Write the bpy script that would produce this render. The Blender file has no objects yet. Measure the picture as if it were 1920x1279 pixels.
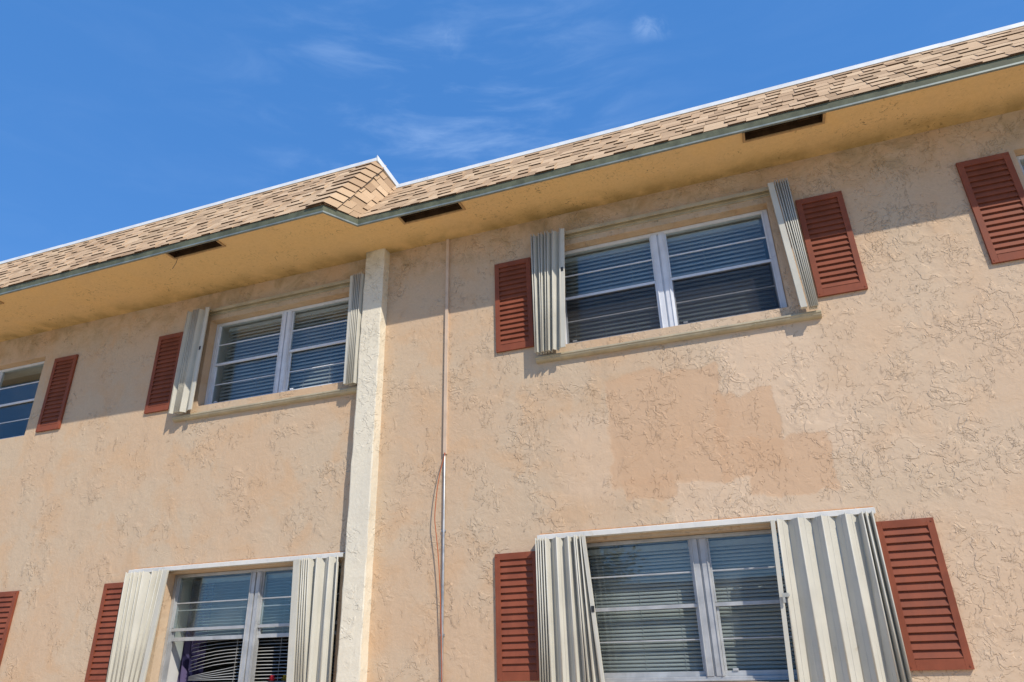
import bpy, bmesh, math, random
from mathutils import Vector, Matrix
random.seed(7)
sc = bpy.context.scene
COL = sc.collection
R = math.radians

# ------------------------------------------------------------------ mesh helpers
class MB:
    """collects faces; build() links them as one mesh object"""
    def __init__(s): s.v = []; s.f = []; s.sm = []
    def face(s, pts, smooth=False):
        n = len(s.v); s.v += [tuple(p) for p in pts]; s.f.append(list(range(n, n+len(pts)))); s.sm.append(smooth)
    def hexa(s, p):                                   # 8 corners: bottom ring 0-3, top ring 4-7
        n = len(s.v); s.v += [tuple(q) for q in p]
        for f in ((3,2,1,0),(4,5,6,7),(0,1,5,4),(1,2,6,5),(2,3,7,6),(3,0,4,7)):
            s.f.append([n+i for i in f]); s.sm.append(False)
    def box(s, x0, x1, y0, y1, z0, z1):
        s.hexa([(x0,y0,z0),(x1,y0,z0),(x1,y1,z0),(x0,y1,z0),(x0,y0,z1),(x1,y0,z1),(x1,y1,z1),(x0,y1,z1)])
    def prism(s, prof, x0, x1):                       # profile (y,z) swept along x
        n = len(s.v); k = len(prof)
        s.v += [(x0,y,z) for y,z in prof] + [(x1,y,z) for y,z in prof]
        for i in range(k):
            j = (i+1) % k; s.f.append([n+i, n+j, n+k+j, n+k+i]); s.sm.append(False)
        s.f.append([n+i for i in range(k)][::-1]); s.f.append([n+k+i for i in range(k)]); s.sm += [False, False]
    def bar(s, a, b, w, h, up=(0,0,1)):               # box from a to b
        a, b = Vector(a), Vector(b); d = (b-a).normalized(); x = d.cross(Vector(up)).normalized(); u = x.cross(d)
        x *= w/2; u *= h/2
        s.hexa([a-x-u, a+x-u, a+x+u, a-x+u, b-x-u, b+x-u, b+x+u, b-x+u])
    def tube(s, pts, r, n=8):
        pts = [Vector(p) for p in pts]; base = len(s.v)
        for i, p in enumerate(pts):
            d = (pts[min(i+1, len(pts)-1)] - pts[max(i-1, 0)]).normalized()
            x = d.cross(Vector((0,1,0.01))).normalized(); y = d.cross(x)
            for k in range(n):
                a = 2*math.pi*k/n; s.v.append(tuple(p + (x*math.cos(a) + y*math.sin(a))*r))
        for i in range(len(pts)-1):
            for k in range(n):
                k2 = (k+1) % n
                s.f.append([base+i*n+k, base+i*n+k2, base+(i+1)*n+k2, base+(i+1)*n+k]); s.sm.append(True)
        s.f.append([base+k for k in range(n)][::-1]); s.f.append([base+(len(pts)-1)*n+k for k in range(n)]); s.sm += [False, False]
    def build(s, name, mat, parent=None, bevel=0, weld=False):
        me = bpy.data.meshes.new(name); me.from_pydata(s.v, [], s.f); me.update()
        me.polygons.foreach_set('use_smooth', s.sm)
        bm = bmesh.new(); bm.from_mesh(me)
        if weld: bmesh.ops.remove_doubles(bm, verts=bm.verts, dist=1e-5)
        bmesh.ops.recalc_face_normals(bm, faces=bm.faces); bm.to_mesh(me); bm.free()
        me.materials.append(mat)
        o = bpy.data.objects.new(name, me); COL.objects.link(o)
        if parent is not None: o.parent = parent
        if bevel:
            m = o.modifiers.new('bevel', 'BEVEL'); m.width = bevel; m.segments = 2; m.limit_method = 'ANGLE'
        return o

def empty(name, loc=(0,0,0), parent=None):
    o = bpy.data.objects.new(name, None); COL.objects.link(o); o.location = loc
    if parent is not None: o.parent = parent
    return o
def tag(o, label=None, cat=None, group=None, kind=None):
    for k, v in (('label', label), ('category', cat), ('group', group), ('kind', kind)):
        if v: o[k] = v
    return o
def copy_tree(o, parent=None):
    c = o.copy(); COL.objects.link(c)
    if parent is not None: c.parent = parent
    for ch in list(o.children): copy_tree(ch, c)
    return c

# ------------------------------------------------------------------ material helpers
class NT:
    def __init__(s, nt): s.nt = nt
    def n(s, t, **kw):
        nd = s.nt.nodes.new('ShaderNode'+t)
        for k, v in kw.items():
            if hasattr(nd, k) and k not in ('Scale',): setattr(nd, k, v)
        return nd
    def put(s, sock, v):
        if isinstance(v, bpy.types.NodeSocket): s.nt.links.new(v, sock)
        else: sock.default_value = v
    def math(s, op, a, b=0.0, c=None, clamp=False):
        nd = s.n('Math', operation=op, use_clamp=clamp); s.put(nd.inputs[0], a); s.put(nd.inputs[1], b)
        if c is not None: s.put(nd.inputs[2], c)
        return nd.outputs[0]
    def noise(s, vec, scale, detail=2, rough=.5, dist=0.0, col=False):
        nd = s.n('TexNoise'); s.put(nd.inputs['Vector'], vec)
        for k, v in (('Scale', scale), ('Detail', detail), ('Roughness', rough), ('Distortion', dist)): nd.inputs[k].default_value = v
        return nd.outputs['Color' if col else 'Fac']
    def ramp(s, x, a, b, lo=0.0, hi=1.0, smooth=True):
        nd = s.n('MapRange'); nd.interpolation_type = 'SMOOTHSTEP' if smooth else 'LINEAR'
        s.put(nd.inputs[0], x); nd.inputs[1].default_value = a; nd.inputs[2].default_value = b; nd.inputs[3].default_value = lo; nd.inputs[4].default_value = hi
        return nd.outputs[0]
    def mix(s, fac, a, b, mode='MIX'):
        nd = s.n('Mix', data_type='RGBA', blend_type=mode); s.put(nd.inputs[0], fac)
        s.put(nd.inputs[6], a if isinstance(a, bpy.types.NodeSocket) else (*a, 1)); s.put(nd.inputs[7], b if isinstance(b, bpy.types.NodeSocket) else (*b, 1))
        return nd.outputs[2]
    def scale(s, vec, v):
        nd = s.n('VectorMath', operation='MULTIPLY'); s.put(nd.inputs[0], vec); nd.inputs[1].default_value = v; return nd.outputs[0]
    def obj(s): return s.n('TexCoord').outputs['Object']
    def bump(s, h, strength, dist, normal=None):
        nd = s.n('Bump'); nd.inputs['Strength'].default_value = strength; nd.inputs['Distance'].default_value = dist; s.put(nd.inputs['Height'], h)
        if normal is not None: s.put(nd.inputs['Normal'], normal)
        return nd.outputs[0]

def new_mat(name, col=(.5,.5,.5), rough=.6, metal=0.0, spec=.5):
    m = bpy.data.materials.new(name); m.use_nodes = True
    b = m.node_tree.nodes['Principled BSDF']
    b.inputs['Base Color'].default_value = (*col, 1); b.inputs['Roughness'].default_value = rough
    b.inputs['Metallic'].default_value = metal; b.inputs['Specular IOR Level'].default_value = spec
    return m, NT(m.node_tree), b

def weathered(name, col, rough=.55, var=.12, scale=6, spec=.4, metal=0.0, streak=True, dirt=None, dirt_amt=.3, bump=.0):
    """painted/metal surface with mottling, vertical streaks and grime flecks"""
    m, t, b = new_mat(name, col, rough, metal, spec)
    p = t.obj()
    n1 = t.noise(p, scale, 4, .6)
    c = t.mix(t.ramp(n1, .3, .7), tuple(x*(1-var) for x in col), tuple(min(1, x*(1+var)) for x in col))
    if streak:
        n2 = t.noise(t.scale(p, (30,30,1.2)), 1.0, 3, .6)
        c = t.mix(t.math('MULTIPLY', t.ramp(n2, .5, .8), .35), c, tuple(x*.72 for x in col))
    if dirt:
        n3 = t.math('MULTIPLY', t.ramp(t.noise(p, 14, 6, .7, .5), .56, .72), t.ramp(t.noise(p, 2.2, 2), .42, .62))
        c = t.mix(t.math('MULTIPLY', n3, dirt_amt), c, dirt)
    t.put(b.inputs['Base Color'], c)
    t.put(b.inputs['Roughness'], t.ramp(n1, .2, .8, rough-.08, rough+.12))
    if bump: t.put(b.inputs['Normal'], t.bump(t.noise(p, 40, 4), bump, .003))
    return m

def trowel_height(t, p):
    """skip-trowel stucco relief: broken plateaus with crisp edges"""
    wob = t.n('VectorMath', operation='MULTIPLY_ADD'); t.put(wob.inputs[0], t.noise(p, 5, 3, .6, col=True)); wob.inputs[1].default_value = (.10,.10,.10); t.put(wob.inputs[2], p)
    q = wob.outputs[0]
    xx = sep(t, p)[0]
    a = t.ramp(t.noise(q, 8.0, 3, .58, .7), .525, .560)
    b = t.ramp(t.noise(t.scale(q, (1.3,1,.8)), 14, 4, .6, 1.1), .555, .585)
    c = t.ramp(t.noise(t.scale(q, (.8,1,1.3)), 25, 3, .6, .6), .59, .622)
    side = t.ramp(xx, -6, 2.5, -.05, .045, False)
    gate = t.ramp(t.math('ADD', t.noise(p, 1.9, 3, .6), side), .48, .575)
    gate2 = t.ramp(t.math('ADD', t.noise(t.scale(p, (1.1,1,.9)), 3.3, 3, .6), side), .49, .60)
    h = t.math('MULTIPLY', a, t.math('MULTIPLY_ADD', gate, .52, .025))
    h = t.math('ADD', h, t.math('MULTIPLY', t.math('MULTIPLY', b, gate2), .70))
    h = t.math('ADD', h, t.math('MULTIPLY', t.math('MULTIPLY', c, gate), .34))
    h = t.math('ADD', h, t.math('MULTIPLY', t.noise(q, 2.6, 6, .62, .4), 1.5))
    h = t.math('ADD', h, t.math('MULTIPLY', t.ramp(t.noise(t.scale(q, (1.0,1,1.15)), 5, 3, .55, 1.0), .40, .62), .16))
    return h

def sep(t, p):
    nd = t.n('SeparateXYZ'); t.put(nd.inputs[0], p); return nd.outputs

def stucco(name, tones, patches=None, mildew_shade=True, strength=.92, dist=.0086, ceiling=False):
    m, t, b = new_mat(name, tones[0], .9, 0, .15)
    p = t.obj()
    c = t.mix(t.ramp(t.noise(p, .9, 3, .55), .38, .62), tones[0], tones[1])
    c = t.mix(t.math('MULTIPLY', t.ramp(t.noise(p, 2.3, 5, .6, .5), .46, .66), .7), c, tones[2])
    c = t.mix(t.math('MULTIPLY', t.ramp(t.noise(t.scale(p, (5,5,.45)), 1.0, 4, .6), .52, .75), .28), c, tuple(x*.86 for x in tones[1]))
    c = t.mix(t.math('MULTIPLY', t.ramp(t.noise(p, 34, 5, .7), .35, .65), .35), c, t.mix(1.0, c, (.84,.83,.81), 'MULTIPLY'))
    x, y, z = sep(t, p)[0], sep(t, p)[1], sep(t, p)[2]
    if patches:
        nz = t.noise(p, 3.6, 5, .56, .2, col=True); so = sep(t, nz)
        xd = t.math('ADD', x, t.math('MULTIPLY_ADD', so[0], .26, -.13)); zd = t.math('ADD', z, t.math('MULTIPLY_ADD', so[1], .26, -.13))
        smooth_ = t.math('ADD', 0.0, 0.0)
        for (x0, x1, z0, z1, col, amt, soft) in patches:
            k = t.math('MULTIPLY', t.ramp(xd, x0-soft, x0+soft), t.ramp(xd, x1+soft, x1-soft))
            k = t.math('MULTIPLY', k, t.math('MULTIPLY', t.ramp(zd, z0-soft, z0+soft), t.ramp(zd, z1+soft, z1-soft)))
            c = t.mix(t.math('MULTIPLY', k, amt), c, col)
            if col is PATCH: smooth_ = t.math('MAXIMUM', smooth_, k)
    h = trowel_height(t, p)
    if patches: h = t.math('MULTIPLY', h, t.math('MULTIPLY_ADD', smooth_, -.2, 1.0))     # the repair was floated smoother
    if mildew_shade:                                          # dark mould flecks with shapes of their own under the eave, then olive bands with painted shade
        fl = t.ramp(t.noise(p, 19 if ceiling else 13, 8, .72, 1.8), .555 if ceiling else .59, .655)
        fl = t.math('MULTIPLY', fl, t.ramp(t.noise(p, 2.4, 4, .6), .40, .62))
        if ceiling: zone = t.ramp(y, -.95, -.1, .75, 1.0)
        else: zone = t.ramp(z, 4.85, 5.45, .03, 1.0)
        c = t.mix(t.math('MULTIPLY', t.math('MULTIPLY', fl, zone), .75 if ceiling else .62), c, (.06,.055,.03))
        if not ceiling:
            mould_shade = t.math('MULTIPLY', t.ramp(t.noise(p, 3.5, 6, .65, .8), .40, .68), t.ramp(z, 5.05, 5.6))  # olive mildew at the wall top, with shade under the soffit painted in
            c = t.mix(t.math('MULTIPLY', mould_shade, .45), c, (.20,.15,.055))
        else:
            mould_shade = t.math('MULTIPLY', t.ramp(t.noise(p, 3.4, 7, .62, .2), .16, .74), t.ramp(y, -.36, .02))  # olive mildew towards the wall, with the corner's soft shade painted in
            c = t.mix(t.math('MULTIPLY', mould_shade, .72), c, (.15,.115,.03))
    t.put(b.inputs['Base Color'], c)
    t.put(b.inputs['Normal'], t.bump(t.math('ADD', h, t.math('MULTIPLY', t.noise(p, 55, 5, .7), .16)), strength, dist))
    return m

# ------------------------------------------------------------------ materials
PEACH, BEIGE, ORANGE = (.585,.425,.285), (.57,.445,.315), (.595,.405,.25)
PATCH, PALE = (.575,.375,.232), (.67,.51,.365)
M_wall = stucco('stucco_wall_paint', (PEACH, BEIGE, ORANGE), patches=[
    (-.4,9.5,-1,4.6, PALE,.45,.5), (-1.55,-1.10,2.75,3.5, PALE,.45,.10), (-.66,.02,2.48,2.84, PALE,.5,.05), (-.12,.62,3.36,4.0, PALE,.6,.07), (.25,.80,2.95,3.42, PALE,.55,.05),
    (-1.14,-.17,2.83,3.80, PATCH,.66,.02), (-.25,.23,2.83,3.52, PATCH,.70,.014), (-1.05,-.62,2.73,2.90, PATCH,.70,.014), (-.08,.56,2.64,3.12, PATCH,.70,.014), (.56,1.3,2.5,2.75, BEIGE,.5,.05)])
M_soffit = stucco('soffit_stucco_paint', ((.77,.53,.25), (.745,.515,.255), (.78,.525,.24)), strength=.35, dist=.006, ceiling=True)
M_pilaster = stucco('white_pilaster_paint', ((.76,.695,.555), (.72,.67,.55), (.77,.71,.57)), strength=.8, dist=.008)
M_shut = weathered('terracotta_shutter_paint', (.23,.065,.034), .6, .16, 4, .25, dirt=(.30,.20,.14), dirt_amt=.2)
M_cream = weathered('cream_aluminium', (.54,.525,.455), .5, .05, 4, .25, dirt=(.35,.30,.2), dirt_amt=.35)
M_olive = weathered('weathered_track_aluminium', (.40,.345,.235), .5, .13, 5, .45, dirt=(.2,.17,.08), dirt_amt=.5)
M_track = weathered('white_track_aluminium', (.63,.62,.58), .45, .06, 5, .5, dirt=(.4,.34,.22), dirt_amt=.4)
M_alu_grey = weathered('window_aluminium', (.44,.455,.465), .46, .12, 8, .5, metal=.3, dirt=(.25,.25,.22), dirt_amt=.4)
M_alu_white = weathered('white_window_aluminium', (.66,.69,.74), .42, .06, 8, .5, dirt=(.3,.3,.27), dirt_amt=.35)
M_fascia = weathered('green_fascia_metal', (.115,.125,.083), .6, .25, 9, .2, dirt=(.07,.08,.06), dirt_amt=.5)
M_lip = weathered('galvanised_lip', (.24,.27,.25), .5, .15, 9, .4, metal=.4)
M_coping = weathered('white_coping_metal', (.68,.70,.70), .45, .10, 4, .5, dirt=(.45,.45,.42), dirt_amt=.5, streak=False)
M_dark = weathered('dark_vent_recess', (.06,.033,.018), .9, .3, 12, .1)
M_ventfr = weathered('vent_frame_paint', (.40,.26,.13), .7, .15, 20, .2)
M_cond = weathered('galvanised_conduit', (.40,.40,.39), .35, .15, 10, .5, metal=.6)
M_cover = weathered('painted_cover', (.60,.46,.345), .7, .08, 7, .2)
M_cable, _, _ = new_mat('orange_cable_jacket', (.42,.10,.025), .5)
M_black, _, _ = new_mat('black_plastic', (.02,.02,.02), .5)
M_slat = weathered('vinyl_blind_slat', (.40,.40,.385), .4, .08, 3, .4, streak=False)
M_room = weathered('plaster_room', (.45,.43,.40), .9, .06, 2, .1, streak=False)
M_caulk = weathered('orange_caulk', (.55,.27,.11), .8, .2, 20, .1, streak=False)
M_lining = weathered('inner_lining_paint', (.62,.62,.60), .7, .05, 4, .2, streak=False)
M_lock = weathered('lock_metal', (.60,.58,.50), .35, .1, 30, .5, metal=.5)

def glass_mat(name, tint, base, refl):
    m = bpy.data.materials.new(name); m.use_nodes = True; t = NT(m.node_tree); m.node_tree.nodes.clear()
    out = t.n('OutputMaterial'); tr = t.n('BsdfTransparent'); tr.inputs[0].default_value = (*tint, 1)
    gl = t.n('BsdfGlossy'); gl.inputs['Roughness'].default_value = .015; gl.inputs['Color'].default_value = (*refl, 1)
    p = t.obj(); t.put(gl.inputs['Normal'], t.bump(t.noise(p, 1.6, 2), .05, .02))
    gg = t.n('NewGeometry'); dt = t.n('VectorMath', operation='DOT_PRODUCT'); t.put(dt.inputs[0], gg.outputs['Normal']); t.put(dt.inputs[1], gg.outputs['Incoming'])
    fres = t.math('MULTIPLY_ADD', t.math('POWER', t.math('SUBTRACT', 1.0, t.math('ABSOLUTE', dt.outputs['Value'])), 5.0), .95, .05)
    film = t.n('BsdfDiffuse'); film.inputs[0].default_value = (.45,.48,.48,1)
    mx = t.n('MixShader'); t.put(mx.inputs[0], t.math('ADD', fres, base, clamp=True)); t.put(mx.inputs[1], tr.outputs[0]); t.put(mx.inputs[2], gl.outputs[0])
    mf = t.n('MixShader'); t.put(mf.inputs[0], t.ramp(t.noise(p, 2.5, 5, .6), .35, .75, .01, .055)); t.put(mf.inputs[1], mx.outputs[0]); t.put(mf.inputs[2], film.outputs[0])
    t.put(out.inputs[0], mf.outputs[0]); return m
M_glass = glass_mat('window_glass', (.91,.95,.95), .0, (.9,.97,1))

def screen_mat():
    m = bpy.data.materials.new('insect_screen_mesh'); m.use_nodes = True; t = NT(m.node_tree); m.node_tree.nodes.clear()
    out = t.n('OutputMaterial'); tr = t.n('BsdfTransparent'); df = t.n('BsdfDiffuse'); df.inputs[0].default_value = (.05,.05,.055,1)
    mx = t.n('MixShader'); mx.inputs[0].default_value = .28; t.put(mx.inputs[1], tr.outputs[0]); t.put(mx.inputs[2], df.outputs[0]); t.put(out.inputs[0], mx.outputs[0]); return m
M_screen = screen_mat()

def shingle_mat():
    m, t, b = new_mat('asphalt_shingle', (.4,.28,.18), .95, 0, .1)
    g = t.n('NewGeometry'); p = t.obj(); rnd = g.outputs['Random Per Island']
    ramp = t.n('ValToRGB'); t.put(ramp.inputs[0], rnd); cr = ramp.color_ramp
    cr.elements[0].color = (.40,.27,.165,1); cr.elements[1].color = (.66,.475,.30,1)
    for pos, c in ((.3,(.51,.35,.215,1)), (.6,(.56,.39,.24,1)), (.82,(.61,.43,.27,1))):
        e = cr.elements.new(pos); e.color = c
    gran = t.noise(p, 160, 3, .7)
    c = t.mix(t.ramp(gran, .3, .7), ramp.outputs[0], ramp.outputs[0])
    c = t.mix(t.math('MULTIPLY', t.ramp(gran, .45, .75), .22), c, (.22,.13,.07))
    c = t.mix(t.math('MULTIPLY', t.ramp(t.noise(p, 1.1, 4, .6), .45, .7), .25), c, (.56,.43,.27))
    t.put(b.inputs['Base Color'], c); t.put(b.inputs['Normal'], t.bump(gran, .5, .004)); return m
M_shingle = shingle_mat()
M_edge = weathered('shingle_cut_edge', (.10,.06,.036), .95, .3, 9, .05, streak=False)
def edge_slot(o):
    """the cut butts and side edges of shingles are dark asphalt"""
    o.data.materials.append(M_edge)
    for p in o.data.polygons:
        vs = [o.data.vertices[i].co for i in p.vertices]
        if p.normal.z < -.2 and p.area < .05: p.material_index = 1

def ground_mat():
    m, t, b = new_mat('pale_sandy_lot', (.12,.12,.05), .9, 0, .2); p = t.obj()
    c = t.mix(t.ramp(t.noise(p, .6, 5, .6), .35, .65), (.48,.42,.29), (.55,.48,.34))
    t.put(b.inputs['Base Color'], c); return m

# ------------------------------------------------------------------ setting
g = MB(); g.box(-150,150,-150,150,-.2,0); ground = g.build('ground', ground_mat()); tag(ground, 'pale sandy lot in front of the building', 'ground', kind='structure')
M_bounce = weathered('pale_bounce_concrete', (.62,.49,.33), .9, .06, 1.5, .2, streak=False)
pa = MB(); pa.box(-30,30,-4.6,0,.004,.03); tag(pa.build('path', M_bounce), 'unseen pale concrete path added along the wall foot for bounce light', 'path', kind='structure')  # unseen strip, added to bounce warm light up under the eave

bld = empty('apartment_building', (-2,0,0))
tag(bld, 'peach stucco two-storey apartment building with shingled mansard roof and ochre eave', 'building')
def part(o):
    o.parent = bld; o.matrix_parent_inverse = Matrix.Translation((2,0,0)); return o

ZS = 5.638; XL, XR = -14.0, 9.0
TH = .36
UZ, LZ = (4.205, 5.265), (1.375, 2.425)
OPEN = [(-10.41,-8.385,*UZ), (-5.745,-3.72,*UZ), (-1.54,.483,*UZ), (2.415,4.44,*UZ), (-5.745,-3.72,*LZ), (-1.54,.483,*LZ)]

w = MB()
xs = sorted({XL, XR, *[o[0] for o in OPEN], *[o[1] for o in OPEN]}); zs = sorted({0.0, ZS+.3, *UZ, *LZ})
for i in range(len(xs)-1):
    for j in range(len(zs)-1):
        cx, cz = (xs[i]+xs[i+1])/2, (zs[j]+zs[j+1])/2
        if any(a < cx < b and c < cz < d for a, b, c, d in OPEN): continue
        for y in (0, TH):
            w.face([(xs[i],y,zs[j]),(xs[i+1],y,zs[j]),(xs[i+1],y,zs[j+1]),(xs[i],y,zs[j+1])])
for a, b, c, d in OPEN:
    for q in (((a,c),(b,c)),((b,c),(b,d)),((b,d),(a,d)),((a,d),(a,c))):
        (x0,z0),(x1,z1) = q; w.face([(x0,0,z0),(x1,0,z1),(x1,TH,z1),(x0,TH,z0)])
w.face([(XL,0,0),(XL,8,0),(XL,8,ZS+.3),(XL,0,ZS+.3)]); w.face([(XR,0,0),(XR,8,0),(XR,8,ZS+.3),(XR,0,ZS+.3)])
w.face([(XL,8,0),(XR,8,0),(XR,8,ZS+.3),(XL,8,ZS+.3)])
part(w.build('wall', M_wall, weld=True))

it = MB()                                              # rooms behind the windows
it.box(XL+.1, XR-.1, TH+.02, 7.8, 2.72, 2.90); it.box(XL+.1, XR-.1, TH+.02, 7.8, 5.50, 5.60); it.box(XL+.1, XR-.1, 4.2, 4.3, .02, 2.70); it.box(XL+.1, XR-.1, 4.2, 4.3, 2.92, 5.48)
for x in (-7.0, -2.7, 1.5): it.box(x-.05, x+.05, TH+.02, 4.18, .02, 2.70); it.box(x-.05, x+.05, TH+.02, 4.18, 2.92, 5.48)
part(it.build('interior', M_room))

# soffit with vent openings
YR, YL = -.603, -.940
A = Vector((-3.614, YL, ZS)); B = Vector((-3.425, YR, ZS))
VENTS = [(-2.955,-2.306,-.588,-.465), (.375,1.010,-.585,-.468), (-5.587,-4.930,-.925,-.812), (-8.90,-8.247,-.925,-.79)]
so = MB()
def soffit_cells(x0, x1, yf, vents):
    xs = sorted({x0, x1, *[v[0] for v in vents], *[v[1] for v in vents]})
    ys = sorted({yf, 0.0, *[v[2] for v in vents], *[v[3] for v in vents]})
    for i in range(len(xs)-1):
        for j in range(len(ys)-1):
            cx, cy = (xs[i]+xs[i+1])/2, (ys[j]+ys[j+1])/2
            if any(v[0] < cx < v[1] and v[2] < cy < v[3] for v in vents): continue
            for z in (ZS, ZS+.03): so.face([(xs[i],ys[j],z),(xs[i+1],ys[j],z),(xs[i+1],ys[j+1],z),(xs[i],ys[j+1],z)])
soffit_cells(XL, A.x, YL+.004, VENTS[2:]); soffit_cells(B.x, XR, YR+.004, VENTS[:2])
for z in (ZS, ZS+.03): so.face([(A.x,YL+.004,z),(B.x,YR+.004,z),(B.x,0,z),(A.x,0,z)])
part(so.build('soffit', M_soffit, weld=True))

# fascia strip and its galvanised lip along the step
def along(mb, path, prof):
    """sweep profile (out, z) along plan path; out is measured along the outward normal"""
    pts = [Vector((x, y)) for x, y in path]; rings = []
    for i, p in enumerate(pts):
        ns = []
        if i > 0: d = (pts[i]-pts[i-1]).normalized(); ns.append(Vector((d.y, -d.x)))
        if i < len(pts)-1: d = (pts[i+1]-pts[i]).normalized(); ns.append(Vector((d.y, -d.x)))
        n = sum(ns, Vector((0,0))); n.normalize(); k = 1/max(.4, n.dot(ns[0]))
        rings.append([(p.x+n.x*o*k, p.y+n.y*o*k, z) for o, z in prof])
    m = len(prof)
    for i in range(len(rings)-1):
        for j in range(m):
            j2 = (j+1) % m; mb.face([rings[i][j], rings[i][j2], rings[i+1][j2], rings[i+1][j]])
    mb.face(rings[0]); mb.face(rings[-1])
def wavy(x0, x1, y, n, amp, seed):
    rr = random.Random(seed); return [(x0+(x1-x0)*i/n, y+rr.uniform(-amp, amp)*(0 < i < n)) for i in range(n+1)]
eave = wavy(XL, A.x, YL, 9, .004, 1) + wavy(B.x, XR, YR, 11, .004, 2)
fa = MB(); along(fa, eave, [(-.022,ZS-.001),(0,ZS-.001),(.003,ZS+.079),(-.022,ZS+.079)])
part(fa.build('fascia', M_fascia, weld=True))
li = MB(); along(li, eave, [(-.016,ZS-.007),(.007,ZS-.007),(.007,ZS+.009),(.0035,ZS+.009),(.0035,ZS-.003),(-.016,ZS-.003)])
part(li.build('drip_lip', M_lip, weld=True))

# mansard roof
ZE = ZS+.078
A1 = Vector((A.x, YL-.008, ZE)); B1 = Vector((B.x, YR-.008, ZE))
C1 = Vector((-3.50, -.23, 6.75)); D1 = Vector((-3.345, .005, 6.50))
roof = empty('mansard_roof', (0,0,0)); part(roof)
sh = MB()
def courses(e0, e1, t0, t1, n, seed, wmin=.08, wmax=.21):
    """shingle rows on the face e0->e1 (eave) / t0->t1 (top); overlapping tabs with thick butts"""
    rr = random.Random(seed)
    nrm = (e1-e0).cross(t0-e0).normalized()
    if nrm.y > 0: nrm = -nrm
    sh.face([e0-nrm*.002, e1-nrm*.002, t1-nrm*.002, t0-nrm*.002])
    L = (e1-e0).length
    for k in range(n):
        v0, v1 = k/n, min(1, (k+1.25)/n)
        a0, b0 = e0.lerp(t0, v0), e1.lerp(t1, v0); a1, b1 = e0.lerp(t0, v1), e1.lerp(t1, v1)
        s = -rr.uniform(0, .25); q_ = k % 2
        while s < L:
            wd = rr.uniform(wmin, wmax); u0, u1 = max(0, s)/L, min(L, s+wd-.003)/L; s += wd
            if u1 - u0 < .004/L: continue
            q_ = 1-q_ if rr.random() < .85 else q_
            h = (.0145 if q_ else .006)+rr.uniform(-.002,.003); dz = rr.uniform(-.006,.006)/max(.3, (t0-e0).length)
            lo = (e0.lerp(t0, max(0, v0+dz)).lerp(e1.lerp(t1, max(0, v0+dz)), u0), e0.lerp(t0, max(0, v0+dz)).lerp(e1.lerp(t1, max(0, v0+dz)), u1))
            hi = (a1.lerp(b1, u0), a1.lerp(b1, u1))
            sh.hexa([lo[0]+nrm*.001, lo[1]+nrm*.001, hi[1]+nrm*.0005, hi[0]+nrm*.0005, lo[0]+nrm*h, lo[1]+nrm*h, hi[1]+nrm*.004, hi[0]+nrm*.004])
courses(Vector((XL,A1.y,ZE)), A1, Vector((XL,C1.y,C1.z)), C1, 10, 3)
courses(B1, Vector((XR,B1.y,ZE)), D1, Vector((XR,D1.y,D1.z)), 8, 5)
courses(A1, B1, C1, D1, 9, 8, .12, .2)
o = sh.build('shingle_field', M_shingle, roof)
edge_slot(o)
hc = MB()                                              # hip caps folded over the corner, valley edge is the shingles' own
hip = (C1-A1); n = 9
lw = (Vector((-1,0,0)) ); rw = (B1-A1).normalized()
nl = Vector((0, -(C1.z-A1.z), C1.y-A1.y)).normalized(); nr = (B1-A1).cross(C1-A1).normalized()
if nr.y > 0: nr = -nr
nh = (nl+nr).normalized()
for k in range(n):
    p0 = A1 + hip*(k/n); p1 = A1 + hip*min(1, (k+1.3)/n); h0, h1 = .034, .014
    j = random.uniform(.92, 1.05)
    for side, nn in ((lw*.20*j, nl), (rw*.145*j, nr)):
        hc.hexa([p0+nh*(h0-.01), p0+side+nn*(h0-.014), p1+side+nn*h1*.4, p1+nh*h1*.5, p0+nh*(h0+.004), p0+side+nn*h0*.9, p1+side+nn*h1, p1+nh*(h1+.002)])
edge_slot(hc.build('hip_cap', M_shingle, roof))
cp = MB()                                              # white metal coping along the ridge
def cop(a, b, out, h=.055):
    a, b = Vector(a), Vector(b); out = Vector(out)
    up = Vector((0,0,h)); bk = -out*.16
    cp.hexa([a+out*.025, b+out*.025, b+bk, a+bk, a+out*.012+up, b+out*.012+up, b+bk+up*.8, a+bk+up*.8])
xx = [XL, -11.2, -8.3, -5.6, C1.x+.02]
for i in range(4): cop((xx[i], C1.y, C1.z-.012+.003*(i%2)), (xx[i+1], C1.y, C1.z-.012+.003*(i%2)), (0,-1,0))
rd = (D1-C1); ro = Vector((rd.y, -rd.x, 0)).normalized()
cop(C1+Vector((.018,-.014,-.012)), D1+Vector((.0,.03,-.012)), ro, .085)
xx = [D1.x-.01, -.6, 2.2, 5.2, XR]
for i in range(4): cop((xx[i], D1.y, D1.z-.012+.003*(i%2)), (xx[i+1], D1.y+.0, D1.z-.012+.003*(i%2)), (0,-1,0))
cp.build('ridge_coping', M_coping, roof)
bk = MB()                                              # flat roof behind the coping
bk.face([(XL,C1.y+.1,C1.z-.02),(C1.x,C1.y+.1,C1.z-.02),(C1.x,8,C1.z-.02),(XL,8,C1.z-.02)])
bk.face([(D1.x,D1.y+.1,D1.z-.02),(XR,D1.y+.1,D1.z-.02),(XR,8,D1.z-.02),(D1.x,8,D1.z-.02)])
bk.face([(C1.x,C1.y+.1,C1.z-.02),(D1.x,D1.y+.1,D1.z-.02),(D1.x,8,D1.z-.02),(C1.x,8,C1.z-.02)])
bk.build('roof_deck', M_coping, roof)

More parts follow.
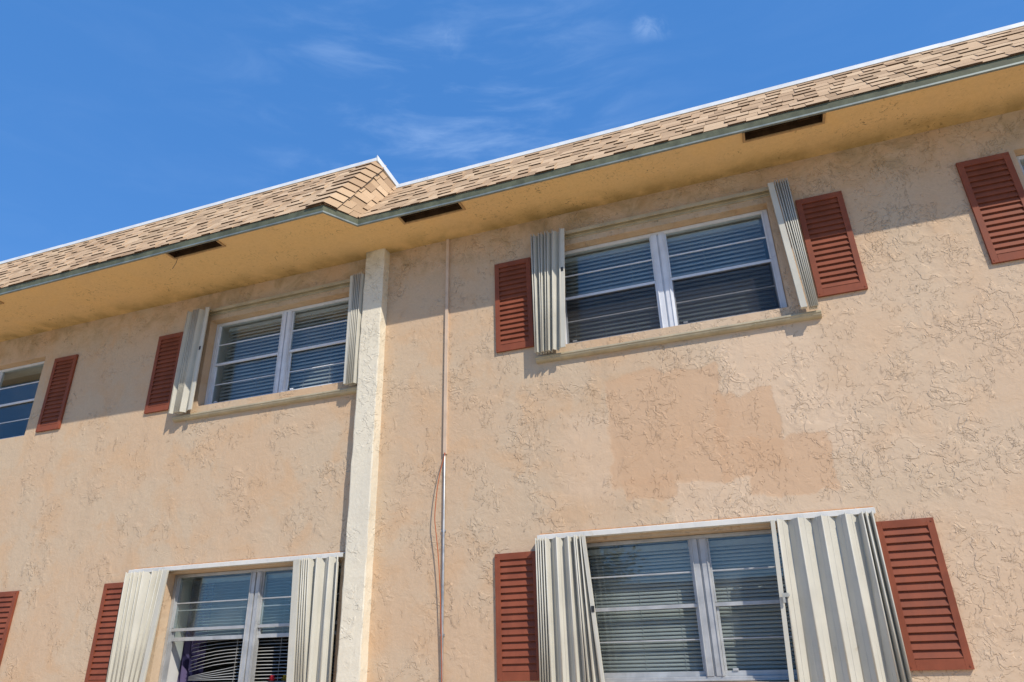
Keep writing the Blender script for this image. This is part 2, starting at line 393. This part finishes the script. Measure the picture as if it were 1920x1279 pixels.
# pilaster
pl = MB(); rr = random.Random(4); nz = 60; x0, x1, yf = -3.617, -3.388, -.112
rows = []
for i in range(nz+1):
    z = ZS*i/nz; e = lambda a: rr.uniform(-a, a)
    rows.append([(x0, 0, z), (x0+e(.003), yf+e(.003), z), (x0+.012, yf-.004+e(.002), z), (x1-.012, yf-.004+e(.002), z), (x1+e(.004), yf+e(.004), z), (x1+e(.002), 0, z)])
for i in range(nz):
    for j in range(5): pl.face([rows[i][j], rows[i][j+1], rows[i+1][j+1], rows[i+1][j]])
part(pl.build('pilaster', M_pilaster, weld=True))

# ------------------------------------------------------------------ windows
def window(a, b, z0, z1, mid=None, mode='shut', screens=False):
    wn = empty('window', (0,0,0)); part(wn)
    M_alu = M_alu_white if z0 > 3 else M_alu_grey
    y0, y1 = .10, .165
    f = MB(); fw = .042
    f.box(a, a+fw, y0, y1, z0, z1); f.box(b-fw, b, y0, y1, z0, z1)
    f.box(a+fw, b-fw, y0, y1, z1-.028, z1); f.box(a+fw, b-fw, y0, y1, z0, z0+.034)
    f.box(a+fw, b-fw, y0-.012, y0, z0+.002, z0+.016)
    f.box(a+fw, a+fw+.006, y0-.01, y0+.0, z0+.016, z1-.03); f.box(b-fw-.006, b-fw, y0-.01, y0, z0+.016, z1-.03)
    f.build('frame', M_alu, wn, .003)
    mc = (a+b)/2 if mid is None else mid
    mu = MB(); mu.box(mc-.066, mc-.008, y0-.004, y1, z0+.034, z1-.028); mu.box(mc+.008, mc+.066, y0-.004, y1, z0+.034, z1-.028); mu.box(mc-.008, mc+.008, y0+.012, y1, z0+.034, z1-.028)
    mu.box(mc-.058, mc-.05, y0-.012, y0-.004, z0+.034, z1-.028); mu.box(mc+.05, mc+.058, y0-.012, y0-.004, z0+.034, z1-.028)
    mu.build('mullion', M_alu, wn, .003)
    H = z1-z0; q = [z0+.034, z0+.034+(H-.062)*.25, z0+.034+(H-.062)*.5, z0+.034+(H-.062)*.75, z1-.028]
    for (l, r) in ((a+fw, mc-.066), (mc+.066, b-fw)):
        s = MB(); st = .020
        yu0, yu1, yl0, yl1 = .118, .138, .140, .158          # upper sash outside, lower sash inside
        if mode == 'raised': lz0, lz1 = 1.800, z1-.06
        else: lz0, lz1 = q[0], q[2]+.012
        s.box(l, r, yu0, yu1, q[2]-.014, q[2]+.014); s.box(l, r, yu0+.004, yu1, q[3]-.006, q[3]+.006)
        s.box(l, l+st*.7, yu0, yu1, q[2]+.018, q[4]); s.box(r-st*.7, r, yu0, yu1, q[2]+.018, q[4])
        s.box(l, r, yl0, yl1, lz0, lz0+.034); s.box(l+.001, l+st, yl0, yl1, lz0+.034, lz1); s.box(r-st, r-.001, yl0, yl1, lz0+.034, lz1)
        s.box(l, r, yl0+.003, yl1, (lz0+lz1)/2-.005, (lz0+lz1)/2+.005)
        if mode != 'raised': s.box(l+.06, l+.10, yl0-.010, yl0, lz0+.034, lz0+.050)
        s.build('sash', M_alu, wn, .002)
        p = MB(); p.box(l+.012, r-.012, yu0+.008, yu0+.012, q[2]+.010, q[4]); p.build('pane', M_glass, wn)
        p = MB(); p.box(l+.016, r-.016, yl0+.008, yl0+.012, lz0+.03, lz1); p.build('pane', M_glass, wn)
        if screens:
            p = MB(); p.box(l+.003, r-.003, .112, .113, q[0], q[2]-.017); p.build('insect_screen', M_screen, wn)
            p = MB(); p.box(l, l+.012, .106, .114, q[0], q[2]-.016); p.box(r-.012, r, .106, .114, q[0], q[2]-.016); p.box(l+.012, r-.012, .106, .114, q[0], q[0]+.012); p.build('screen_frame', M_alu, wn)
    k = MB(); yy = (y1+.002, TH+.012)                     # painted inner lining behind the frame
    k.box(a-.002, a+.008, *yy, z0+.008, z1-.008); k.box(b-.008, b+.002, *yy, z0+.008, z1-.008); k.box(a-.002, b+.002, *yy, z0-.002, z0+.008); k.box(a-.002, b+.002, *yy, z1-.008, z1+.002)
    k.build('lining', M_lining, wn)
    return wn
for i, (a, b, c, d) in enumerate(OPEN):
    window(a+.003, b-.003, c+.003, d-.003, mid={1:-4.745, 2:-.527, 4:-4.735, 5:-.527}.get(i), mode='raised' if i == 4 else 'shut', screens=(i in (2,)))

# ------------------------------------------------------------------ venetian blinds
def blind(x0, x1, z0, z1, y, pitch, depth, tilt, label, cords, bent=False, seed=0):
    e = empty('venetian_blind', ((x0+x1)/2, y, z1)); rr = random.Random(seed)
    off = Vector(((x0+x1)/2, y, z1))
    h = MB(); h.box(x0-off.x, x1-off.x, -.022, .022, -.045, 0); h.build('headrail', M_slat, e)
    s = MB(); z = -.06; k = 0
    while z > z0-z1+.01:
        ca, sa = math.cos(tilt), math.sin(tilt); seg = 12 if bent else 6
        jt = rr.uniform(-.03, .03); pts = []
        for i in range(seg+1):
            u = i/seg; x = x0-off.x+(x1-x0)*u; dz = 0.0
            sag = rr.uniform(-.0012, .0012)
            if bent:
                zz = z+z1
                if u < .36:
                    t = (1-u/.36)
                    if zz > 1.60: dz = -.050*t*t*min(1, (1.92-zz)/.25 if zz < 1.92 else 0)*1.4
                    elif zz > 1.45: dz = -(zz-1.455)*.72*t
                dz += -.006*abs(u-.7)
            pts.append((x, z+dz+sag))
        for i in range(seg):
            (xa, za), (xb, zb) = pts[i], pts[i+1]
            d2 = depth/2; cr = depth*.09
            for (u0, u1, c0, c1) in ((-1,0,0,1),(0,1,1,0)):    # slight crown across the slat
                a0 = (xa, u0*d2*ca - c0*cr*sa, za + u0*d2*sa + c0*cr*ca); a1 = (xa, u1*d2*ca - c1*cr*sa, za + u1*d2*sa + c1*cr*ca)
                b0 = (xb, a0[1], a0[2]-za+zb); b1 = (xb, a1[1], a1[2]-za+zb)
                s.face([a0, b0, b1, a1], True)
        z -= pitch*(1+.03*rr.uniform(-1, 1)); k += 1
    so_ = s.build('slats', M_slat, e, weld=True)
    m = so_.modifiers.new('thickness', 'SOLIDIFY'); m.thickness = .0012
    b = MB(); b.box(x0-off.x, x1-off.x, -.015, .015, z0-z1-.012, z0-z1+.006); b.build('bottom_rail', M_slat, e)
    for u in cords:
        c = MB(); x = x0-off.x+(x1-x0)*u; c.box(x-.0015, x+.0015, -depth/2*math.cos(tilt)-.004, -depth/2*math.cos(tilt)-.001, z0-z1, -.045); c.build('ladder_cord', M_slat, e)
    tag(e, label, 'blind', 'venetian blinds behind the windows'); return e
T_ = R(55)
blind(-5.62,-3.80, 4.22,5.22, .20, .043,.048, T_, 'white blind in the upper window beside the white pilaster', (.08,.27,.42,.62,.8,.95), seed=2)
blind(-1.50,.40, 4.22,5.22, .20, .043,.048, T_, 'white blind in the upper window above the repaired stucco patch', (.05,.2,.36,.55,.72,.92), seed=3)
blind(-5.47,-3.80, 1.40,2.38, .205, .029,.026, R(14), 'broken white blind with bent slats beside purple curtain', (.32,.62,.9), True, seed=4)
blind(-1.50,.40, 1.40,2.38, .205, .0275,.026, R(68), 'neat white blind in the lower window below the repaired patch', (.05,.24,.4,.6,.8,.95), seed=5)

# ------------------------------------------------------------------ louvred shutters
def make_shutter():
    W_, H_ = .38, .97; e = empty('louvered_shutter', (0,0,0))
    f = MB(); sw, tr, br = .046, .052, .066; y0, y1 = -.026, -.001
    f.box(0, sw, y0, y1, 0, H_); f.box(W_-sw, W_, y0, y1, 0, H_); f.box(sw, W_-sw, y0, y1, H_-tr, H_); f.box(sw, W_-sw, y0, y1, 0, br)
    f.box(sw, W_-sw, -.006, -.003, br, H_-tr)
    f.build('frame', M_shut, e, .002)
    n = 16; p = (H_-tr-br)/n; l = MB()
    for k in range(n):
        z = br+p*k
        l.prism([(-.0235, z+.004), (-.0245, z+.007), (-.0075, z+p+.001), (-.0065, z+p-.003)], sw-.001, W_-sw+.001)
    l.build('louvers', M_shut, e)
    for (x, z) in ((.018,.022),(W_-.018,.022),(.018,H_-.022),(W_-.018,H_-.022)):
        s = MB(); s.tube([(x,y0+.001,z),(x,y0-.004,z)], .006, 8); s.build('screw', M_shut, e)
    return e
proto = make_shutter()
SH = [(-2.155,4.232,'shutter left of the upper right window, half hidden by folded storm panels'),
      (.719,4.239,'shutter right of the upper right window, between it and the far right shutter'),
      (1.990,4.272,'shutter nearest the top right corner, left of a window cut by the frame'),
      (-6.478,4.215,'shaded shutter left of the pilaster window on the upper floor'),
      (-8.172,4.212,'shaded shutter right of the cut-off upper window at the left edge'),
      (-2.198,1.405,'shutter left of the lower right window, striped by shadow of folded storm panels'),
      (.737,1.430,'fully sunlit shutter right of the lower right window'),
      (-6.543,1.405,'sunlit shutter left of the lower window that holds the purple curtain'),
      (-8.17,1.400,'sunlit shutter cut by the left edge of the photo near its bottom')]
for i, (x, z, lab) in enumerate(SH):
    o = proto if i == 0 else copy_tree(proto)
    o.location = (x, 0, z); o.rotation_euler = (0, R(random.uniform(-.25,.25)), 0)
    tag(o, 'terracotta louvered '+lab, 'shutter', 'terracotta louvered shutters on the wall')

# ------------------------------------------------------------------ accordion storm shutters
def stack(parent, top, bot, ys, z0, z1, mat, off, beads=None, th=.0035):
    """folded panel: pleated sheet whose fold lines lean from (top x) to (bottom x)"""
    m = MB(); n = len(top)
    def pt(i, z, dn=0.0):
        u = (z-z0)/(z1-z0); return Vector((bot[i]+(top[i]-bot[i])*u - off.x, ys[i]+dn, z-off.z))
    for i in range(n-1):
        a, b = pt(i, z0), pt(i+1, z0); d = (b-a); nn = Vector((-d.y, d.x, 0)).normalized()*th/2
        c, e = pt(i, z1), pt(i+1, z1)
        mid0, mid1 = a.lerp(b,.5)+nn*1.2, c.lerp(e,.5)+nn*1.2      # a shallow rib down the middle of each blade
        m.hexa([a-nn, b-nn, b+nn, a+nn, c-nn, e-nn, e+nn, c+nn])
        if d.length > .05:
            u0, u1 = .44, .56
            m.hexa([a.lerp(b,u0)-nn*2.2, a.lerp(b,u1)-nn*2.2, a.lerp(b,u1)+nn*2.2, a.lerp(b,u0)+nn*2.2, c.lerp(e,u0)-nn*2.2, c.lerp(e,u1)-nn*2.2, c.lerp(e,u1)+nn*2.2, c.lerp(e,u0)+nn*2.2])
    for i in range(n):
        r = .0055 if (beads is None or beads[i]) else .004
        a, c = pt(i, z0-.006), pt(i, z1+.006)
        m.tube([a, c], r, 8)
    return m.build('folding_panel', mat, parent)

def accordion(x0, x1, zt, zb, label, stacks, upper, locks, leads):
    off = Vector(((x0+x1)/2, 0, zb)); e = empty('accordion_shutter', off)
    h = MB(); a, b = x0-off.x, x1-off.x; tm = M_olive if upper else M_track
    if upper:
        z = zt-off.z
        h.prism([(-.001,z),(-.062,z),(-.062,z-.036),(-.050,z-.036),(-.050,z-.014),(-.020,z-.014),(-.020,z-.040),(-.010,z-.040),(-.010,z-.062),(-.001,z-.062)], a, b)
        for k in range(9):
            x = a+.12+(b-a-.24)*k/8; h.box(x-.005, x+.005, -.015, -.010, z-.056, z-.047)
    else:
        z = zt-off.z
        h.prism([(-.001,z),(-.012,z),(-.018,z-.012),(-.076,z-.014),(-.078,z-.052),(-.068,z-.052),(-.066,z-.03),(-.030,z-.03),(-.030,z-.052),(-.001,z-.052)], a, b)
        for k in range(9):
            x = a+.12+(b-a-.24)*k/8; h.box(x-.004, x+.004, -.015, -.011, z-.006, z+.002)
    h.build('head_track', tm, e, .0015)
    if not upper:
        k = MB(); k.box(a+.002, b-.002, -.007, -.0005, z+.0005, z+.007); k.build('caulk_line', M_caulk, e)
    s = MB(); z = 0.0
    s.prism([(-.001,z),(-.030,z),(-.034,z-.010),(-.056,z-.012),(-.058,z-.028),(-.052,z-.034),(-.048,z-.046),(-.036,z-.058),(-.018,z-.064),(-.001,z-.066)], a-.004, b+.012)
    for k in range(7):
        x = a+.15+(b-a-.3)*k/6; s.box(x-.006, x+.006, -.056, -.049, z-.046, z-.038)
    s.build('sill_track', M_olive if upper else M_track, e, .0015)
    for (tops, bots, ys) in stacks:
        p = stack(e, tops, bots, ys, zb+.004, zt-(.004 if upper else .047), M_cream, off)
        for (x, y, z, kind) in locks:
            if not (min(bots+tops)-.02 <= x <= max(bots+tops)+.02): continue
            k = MB(); x -= off.x; z -= off.z
            if kind == 'slot': k.box(x-.012, x+.012, y-.010, y-.003, z-.022, z+.022); k.build('lock', M_black, p)
            else:
                k.tube([(x,y-.004,z),(x,y-.034,z)], .014, 10); k.box(x-.038, x+.006, y-.042, y-.030, z-.012, z+.014); k.box(x-.036, x-.020, y-.040, y-.031, z-.05, z-.012); k.build('lock', M_lock, p)
        for (lx_t, lx_b, wd, y0, y1) in leads:
            if not (min(bots+tops)-.08 <= lx_b <= max(bots+tops)+.08): continue
            k = MB(); z0, z1 = zb+.006-off.z, zt-(.006 if upper else .05)-off.z; t_, b_ = lx_t-off.x, lx_b-off.x
            k.hexa([(b_,y0,z0),(b_+wd,y0,z0),(b_+wd,y1,z0),(b_,y1,z0),(t_,y0,z1),(t_+wd,y0,z1),(t_+wd,y1,z1),(t_,y1,z1)]); k.build('lead_bar', M_cream, p, .002)
    tag(e, label, 'storm shutter', 'cream accordion storm shutters'); return e
T, V = -.118, -.048
def pleat(l): return [q[1] for q in l], [q[2] for q in l], [q[0] for q in l]
def zig(tips, w=.5, first=T):
    """add a back fold between neighbouring front folds"""
    out = []
    for i, (a, b) in enumerate(tips):
        if i: out.append((V, (tips[i-1][0]+a)/2, (tips[i-1][1]+b)/2))
        out.append((T, a, b))
    return out
LRL = zig([(-1.800,-1.808),(-1.782,-1.786),(-1.763,-1.766),(-1.740,-1.745),(-1.719,-1.722)]) + [(V,-1.690,-1.695),(T,-1.623,-1.632),(V,-1.583,-1.581),(T,-1.526,-1.522),(V,-1.505,-1.492),(T,-1.473,-1.452),(V,-1.468,-1.440),(T,-1.459,-1.433),(V,-1.445,-1.41),(T,-1.426,-1.392),(V,-1.415,-1.36),(T,-1.409,-1.335)]
LRR = [(T,.086,.036),(V,.157,.112),(T,.229,.200),(V,.319,.278),(T,.390,.358),(V,.482,.445),(T,.551,.525),(V,.636,.594),(T,.661,.646),(V,.674,.665),(T,.687,.685),(V,.715,.706),(T,.727,.722)]
LLL = zig([(-6.172,-6.153),(-6.101,-6.094),(-6.061,-6.040),(-5.995,-5.987),(-5.951,-5.955),(-5.829,-5.883),(-5.748,-5.833),(-5.700,-5.775)])
LLR = zig([(-4.066,-4.013),(-4.046,-3.988),(-4.022,-3.962),(-3.999,-3.932)]) + [(V,-3.975,-3.915),(T,-3.907,-3.897),(V,-3.867,-3.854),(T,-3.774,-3.773),(V,-3.725,-3.715),(T,-3.690,-3.680)]
TU, VU = -.128, -.070
URL = zig([(-1.722,-1.731),(-1.696,-1.716),(-1.644,-1.672),(-1.619,-1.662),(-1.580,-1.627),(-1.554,-1.607),(-1.502,-1.563)]) + [(V,-1.452,-1.522),(T,-1.425,-1.493)]
URR = zig([(.575,.624),(.596,.639),(.621,.653),(.639,.666),(.658,.678),(.678,.689)])
ULL = [(T,-5.990,-5.996),(V,-5.950,-5.960)] + zig([(-5.911,-5.921),(-5.887,-5.902),(-5.868,-5.887),(-5.846,-5.868),(-5.826,-5.852)]) + [(V,-5.781,-5.810),(T,-5.730,-5.736)]
ULR = zig([(-3.740,-3.734),(-3.716,-3.719),(-3.694,-3.699),(-3.673,-3.679),(-3.651,-3.657)]) + [(V,-3.632,-3.634)]
def up(l): return [(TU if y == T else VU, a, b) for y, a, b in l]
accordion(-1.752,.700, 5.390,4.118, 'storm shutter folded open around the upper right window above the repaired patch', [pleat(up(URL)), pleat(up(URR))], True,
          [(-1.428,-.120,4.93,'slot')], [(-1.428,-1.492,.048,-.128,-.112), (.514,.560,.050,-.125,-.085)])
accordion(-6.010,-3.625, 5.385,4.118, 'storm shutter folded open around the shaded upper window beside the white pilaster', [pleat(up(ULL)), pleat(up(ULR))], True,
          [(-5.713,-.120,4.86,'slot')], [(-5.728,-5.736,.048,-.128,-.112), (-3.79,-3.772,.036,-.125,-.085)])
accordion(-1.802,.756, 2.506,1.335, 'half-spread storm shutter around the lower right window below the repaired patch', [pleat(LRL), pleat(LRR)], False,
          [(.064,-.112,1.93,'knob'), (-1.358,-.118,1.90,'slot')], [(.036,-.027,.032,-.125,-.085), (-1.408,-1.330,.024,-.123,-.10)])
accordion(-6.19,-3.662, 2.498,1.335, 'white storm shutter around the lower left window with purple curtain', [pleat(LLL), pleat(LLR)], False,
          [(-5.665,-.118,1.85,'slot'), (-4.10,-.112,1.90,'knob')], [(-5.690,-5.760,.055,-.123,-.10), (-4.159,-4.102,.07,-.125,-.095)])

# ------------------------------------------------------------------ soffit vents
def vent(v, label, wire=False, yedge=None):
    x0, x1, y0, y1 = v; cx, cy = (x0+x1)/2, (y0+y1)/2; e = empty('soffit_vent', (cx, cy, ZS))
    r = MB(); a, b, c, d = x0-cx, x1-cx, y0-cy, y1-cy; h = .10
    for q in (((a,c),(b,c)),((b,c),(b,d)),((b,d),(a,d)),((a,d),(a,c))): r.face([(*q[0],.0),(*q[1],.0),(*q[1],h),(*q[0],h)])
    r.face([(a,c,h),(b,c,h),(b,d,h),(a,d,h)])
    for k in range(4): y = c+(d-c)*(k+.5)/4; r.box(a+.004, b-.004, y-.004, y+.004, .045+.004*k, .06+.004*k)
    r.build('recess', M_dark, e)
    f = MB(); t = .016
    f.box(a-t, b+t, d-.004, d+t, -.012, -.001); f.box(a-t, a+.004, c+.004, d-.004, -.012, -.001); f.box(b-.004, b+t, c+.004, d-.004, -.012, -.001)
    f.build('frame', M_ventfr, e)
    if wire:
        k = MB(); k.tube([(a+.02,d-.01,.0),(a+.03,d+.01,-.02),(a+.012,d+.02,-.06),(a-.02,d+.025,-.10),(a-.03,d+.025,-.12)], .0028, 6); k.build('loose_wire', M_black, e)
    tag(e, label, 'vent', 'dark vent slots in the soffit')
vent(VENTS[0], 'dark soffit vent slot just right of the roof corner, above the conduit')
vent(VENTS[1], 'dark soffit vent slot furthest right, above the upper right window')
vent(VENTS[2], 'dark soffit vent slot with a loose wire hanging from it', True)
vent(VENTS[3], 'sliver of dark soffit vent cut by the left edge of the photo')

# ------------------------------------------------------------------ conduit and cable
e = empty('wall_conduit', (-2.68,0,0)); tag(e, 'thin wall conduit, painted cover above and bare metal below, right of the pilaster', 'conduit')
c = MB(); rr = random.Random(9); zc = [3.30+(ZS-3.303)*i/12 for i in range(13)]
for i in range(12): c.hexa([(-.016,-.028,zc[i]),(.014,-.028,zc[i]),(.014,-.001,zc[i]),(-.016,-.001,zc[i]),(-.016,-.028,zc[i+1]),(.014,-.028,zc[i+1]),(.014,-.001,zc[i+1]),(-.016,-.001,zc[i+1])])
c.build('cover', M_cover, e, 0, True)
c = MB(); c.tube([(-.006,-.013,0),(-.004,-.013,1.5),(-.006,-.013,3.31)], .0115, 12)
for z in (1.75, 2.6): c.box(-.026,.014,-.016,-.001,z,z+.018)
c.build('pipe', M_cond, e, .001)
cb = MB(); P = [(-2.683,-.026,3.31),(-2.672,-.042,3.285),(-2.690,-.05,3.21),(-2.708,-.055,3.13),(-2.730,-.058,3.0),(-2.744,-.06,2.86),(-2.752,-.06,2.72),(-2.742,-.058,2.62),(-2.730,-.056,2.53),(-2.715,-.05,2.38),(-2.702,-.045,2.2),(-2.692,-.04,2.0),(-2.684,-.034,1.75),(-2.676,-.03,1.45),(-2.676,-.028,.9),(-2.676,-.026,.0)]
def smooth(P, n=4):
    P = [Vector(p) for p in P]; out = []
    for i in range(len(P)-1):
        p0, p1, p2, p3 = P[max(i-1,0)], P[i], P[i+1], P[min(i+2,len(P)-1)]
        for k in range(n):
            t = k/n; out.append(.5*((2*p1)+(p2-p0)*t+(2*p0-5*p1+4*p2-p3)*t*t+(3*p1-p0-3*p2+p3)*t**3))
    return out+[P[-1]]
cb.tube(smooth(P), .0042, 8); o = cb.build('loose_cable', M_cable); tag(o, 'thin orange cable bowing away from the metal conduit', 'cable')

# ------------------------------------------------------------------ things inside the lower left window
M_curt, t_, b_ = new_mat('purple_curtain_cloth', (.13,.10,.22), .9, 0, .1)
pp = t_.obj(); t_.put(b_.inputs['Base Color'], t_.mix(t_.ramp(t_.noise(pp, 5, 1, .4, .8), .47, .52), (.10,.08,.16), (.025,.02,.05)))  # two purple tones split into blotches by noise
c = MB(); n = 40
for i in range(n):
    for j in range(8):
        def q(i, j): u = i/n; return (-.16+.32*u, .022*math.sin(u*22+.3*j), -1.1+j*1.1/8)
        c.face([q(i,j), q(i+1,j), q(i+1,j+1), q(i,j+1)], True)
o = c.build('curtain', M_curt, weld=True); o.location = (-5.56,.315,2.38); m = o.modifiers.new('thickness','SOLIDIFY'); m.thickness = .002
tag(o, 'purple mottled curtain hanging inside the lower left window', 'curtain')
def flower(x, col, label):
    e = empty('artificial_flower', (x,.195,1.38)); mt = weathered('petal_'+str(len(bpy.data.materials)), col, .7, .2, 20, .2, streak=False)
    s = MB(); s.tube([(0,0,0),(.004,0,.03),(0,0,.055)], .003, 6); s.build('stem', M_curt, e)
    p = MB(); rr = random.Random(int(x*100))
    for k in range(3):
        for a in range(9):
            th = a*2*math.pi/9+k*.35; r = .05-.013*k; up = .012+.016*k
            d = Vector((math.cos(th), math.sin(th)*.5, 0)); s_ = Vector((-math.sin(th), math.cos(th)*.5, 0))*.016; o0 = Vector((0,0,.05))
            p.face([o0, o0+d*r*.6+s_+Vector((0,0,up)), o0+d*r+Vector((0,0,up*1.2)), o0+d*r*.6-s_+Vector((0,0,up))])
    p.build('petals', mt, e); tag(e, label, 'flower', 'artificial flowers on the window sill')
flower(-4.50, (.55,.03,.05), 'red artificial flower at the bottom of the lower left window')
flower(-4.36, (.35,.25,.03), 'mustard artificial flower beside the red one at the window bottom')

# ------------------------------------------------------------------ what the panes reflect: the house and trees across the lot
M_nwall = weathered('neighbour_wall_paint', (.50,.42,.33), .9, .08, 1, .2); M_nroof = weathered('neighbour_roof_shingle', (.16,.13,.11), .9, .2, 3, .1)
nb = empty('neighbour_house', (-6,-34,0)); tag(nb, 'low beige house with dark hip roof across the lot, seen only mirrored in the panes', 'house')
k = MB(); k.box(-11,11,-5,5,0,3.1); k.build('wall', M_nwall, nb)
k = MB(); e_ = .6; zz = 3.1
k.face([(-11-e_,-5-e_,zz),(11+e_,-5-e_,zz),(6,0,4.9),(-6,0,4.9)]); k.face([(-11-e_,5+e_,zz),(11+e_,5+e_,zz),(6,0,4.9),(-6,0,4.9)])
k.face([(-11-e_,-5-e_,zz),(-11-e_,5+e_,zz),(-6,0,4.9)]); k.face([(11+e_,-5-e_,zz),(11+e_,5+e_,zz),(6,0,4.9)]); k.face([(-11-e_,-5-e_,zz),(11+e_,-5-e_,zz),(11+e_,5+e_,zz),(-11-e_,5+e_,zz)])
k.build('roof', M_nroof, nb)
for x in (-7,-2.5,2.5,7):
    k = MB(); k.box(x-.9,x+.9,5.0,5.06,.95,2.25); f_ = k.build('window', M_track, nb)
    k = MB(); k.box(x-.82,x-.04,5.06,5.075,1.03,2.17); k.box(x+.04,x+.82,5.06,5.075,1.03,2.17); k.build('pane', M_black, f_)
M_leaf = weathered('tree_leaf', (.055,.085,.025), .6, .4, 2, .3, streak=False); M_bark = weathered('tree_bark', (.12,.09,.06), .9, .2, 6, .1)
def tree(x, y, h, r, n, seed, label):
    e = empty('shade_tree', (x,y,0)); rr = random.Random(seed)
    k = MB(); k.tube([(0,0,0),(.08,.05,h*.3),(-.05,.1,h*.6),(0,0,h*.8)], .16, 8)
    for q in range(6):
        a = q*1.05; k.tube([(0,.05,h*(.35+.05*q)),(math.cos(a)*r*.4,math.sin(a)*r*.4,h*(.5+.05*q)),(math.cos(a)*r*.7,math.sin(a)*r*.7,h*(.6+.05*q))], .06, 6)
    k.build('trunk', M_bark, e); c = MB()
    cl = [Vector((rr.gauss(0,.45)*r, rr.gauss(0,.45)*r, h*(.62+.16*rr.gauss(0,1)))) for _ in range(26)]
    for _ in range(n):
        p = rr.choice(cl)+Vector((rr.gauss(0,1),rr.gauss(0,1),rr.gauss(0,.8)))*r*.2
        a, b = Vector((rr.gauss(0,1),rr.gauss(0,1),rr.gauss(0,1))).normalized()*.13, Vector((rr.gauss(0,1),rr.gauss(0,1),rr.gauss(0,1))).normalized()*.09
        c.face([p-a, p+b, p+a, p-b])
    c.build('crown', M_leaf, e); tag(e, label, 'tree', 'trees across the lot')
tree(-8.5,-25,7.5,3.2,5200,1,'broad leafy tree across the lot, left of the low house')
tree(9.5,-17.5,8,2.6,4000,2,'taller leafy tree across the lot, right of the low house')

# ------------------------------------------------------------------ sky, sun, camera
SUN = Vector((1.17,-1.0,1.44)).normalized()
sd = bpy.data.lights.new('sun', 'SUN'); sd.energy = 2.65; sd.angle = R(.5); sd.color = (1,.91,.78)
sun = bpy.data.objects.new('sun', sd); COL.objects.link(sun); sun.rotation_euler = (-SUN).to_track_quat('-Z','Y').to_euler(); sun.location = (10,-10,14)

wd = bpy.data.worlds.new('World'); sc.world = wd; wd.use_nodes = True
t = NT(wd.node_tree); bg = wd.node_tree.nodes['Background']
sky = t.n('TexSky'); sky.sky_type = 'NISHITA'; sky.sun_disc = False
sky.sun_elevation = math.asin(SUN.z); sky.sun_rotation = math.atan2(SUN.x, SUN.y); sky.air_density = 1.0; sky.dust_density = .0; sky.ozone_density = 4.0
hs = t.n('HueSaturation'); hs.inputs['Saturation'].default_value = 1.12; t.put(hs.inputs['Color'], sky.outputs[0])
d = t.n('TexCoord').outputs['Generated']
def blob(c, r0, r1):
    nd = t.n('VectorMath', operation='DISTANCE'); t.put(nd.inputs[0], d); nd.inputs[1].default_value = Vector(c).normalized(); return t.ramp(nd.outputs['Value'], r1, r0)
mp = t.n('Mapping'); t.put(mp.inputs[0], d); mp.inputs['Rotation'].default_value = (0, R(14), R(-20)); mp.inputs['Scale'].default_value = (1.6, 3.0, 9.5)
wisp = t.ramp(t.noise(mp.outputs[0], 3.2, 7, .60, .5), .40, .90)
big = blob((-.31,.68,.66), .02, .36); sm = t.math('ADD', t.math('ADD', blob((-.043,.675,.736), .0, .024), blob((-.022,.681,.733), .0, .020)), t.math('MULTIPLY', blob((-.29,.607,.742), .0, .035), .4))
puff = t.ramp(t.noise(d, 30, 6, .65, .6), .36, .8)
cl = t.math('ADD', t.math('MULTIPLY', wisp, t.math('MULTIPLY_ADD', big, .15, .012)), t.math('MULTIPLY', t.math('MULTIPLY', sm, puff), .16), clamp=True)
clear = t.mix(.72, hs.outputs[0], (.24,.97,2.68))
col = t.mix(cl, clear, (5.6,6.6,7.6))
t.put(bg.inputs['Color'], col); bg.inputs['Strength'].default_value = .15

cd = bpy.data.cameras.new('camera'); cam = bpy.data.objects.new('camera', cd); COL.objects.link(cam); sc.camera = cam
cd.sensor_width = 36; cd.sensor_fit = 'HORIZONTAL'; cd.lens = 1296.54/1920*36; cd.clip_end = 1000
cam.matrix_world = Matrix.Translation((0,-5.7,1.6)) @ Matrix.Rotation(R(19.3225),4,'Z') @ Matrix.Rotation(R(90+24.3466),4,'X') @ Matrix.Rotation(R(-1.6409),4,'Z')
sc.view_settings.view_transform = 'Standard'; sc.view_settings.look = 'None'; sc.view_settings.exposure = .72; sc.view_settings.gamma = 1
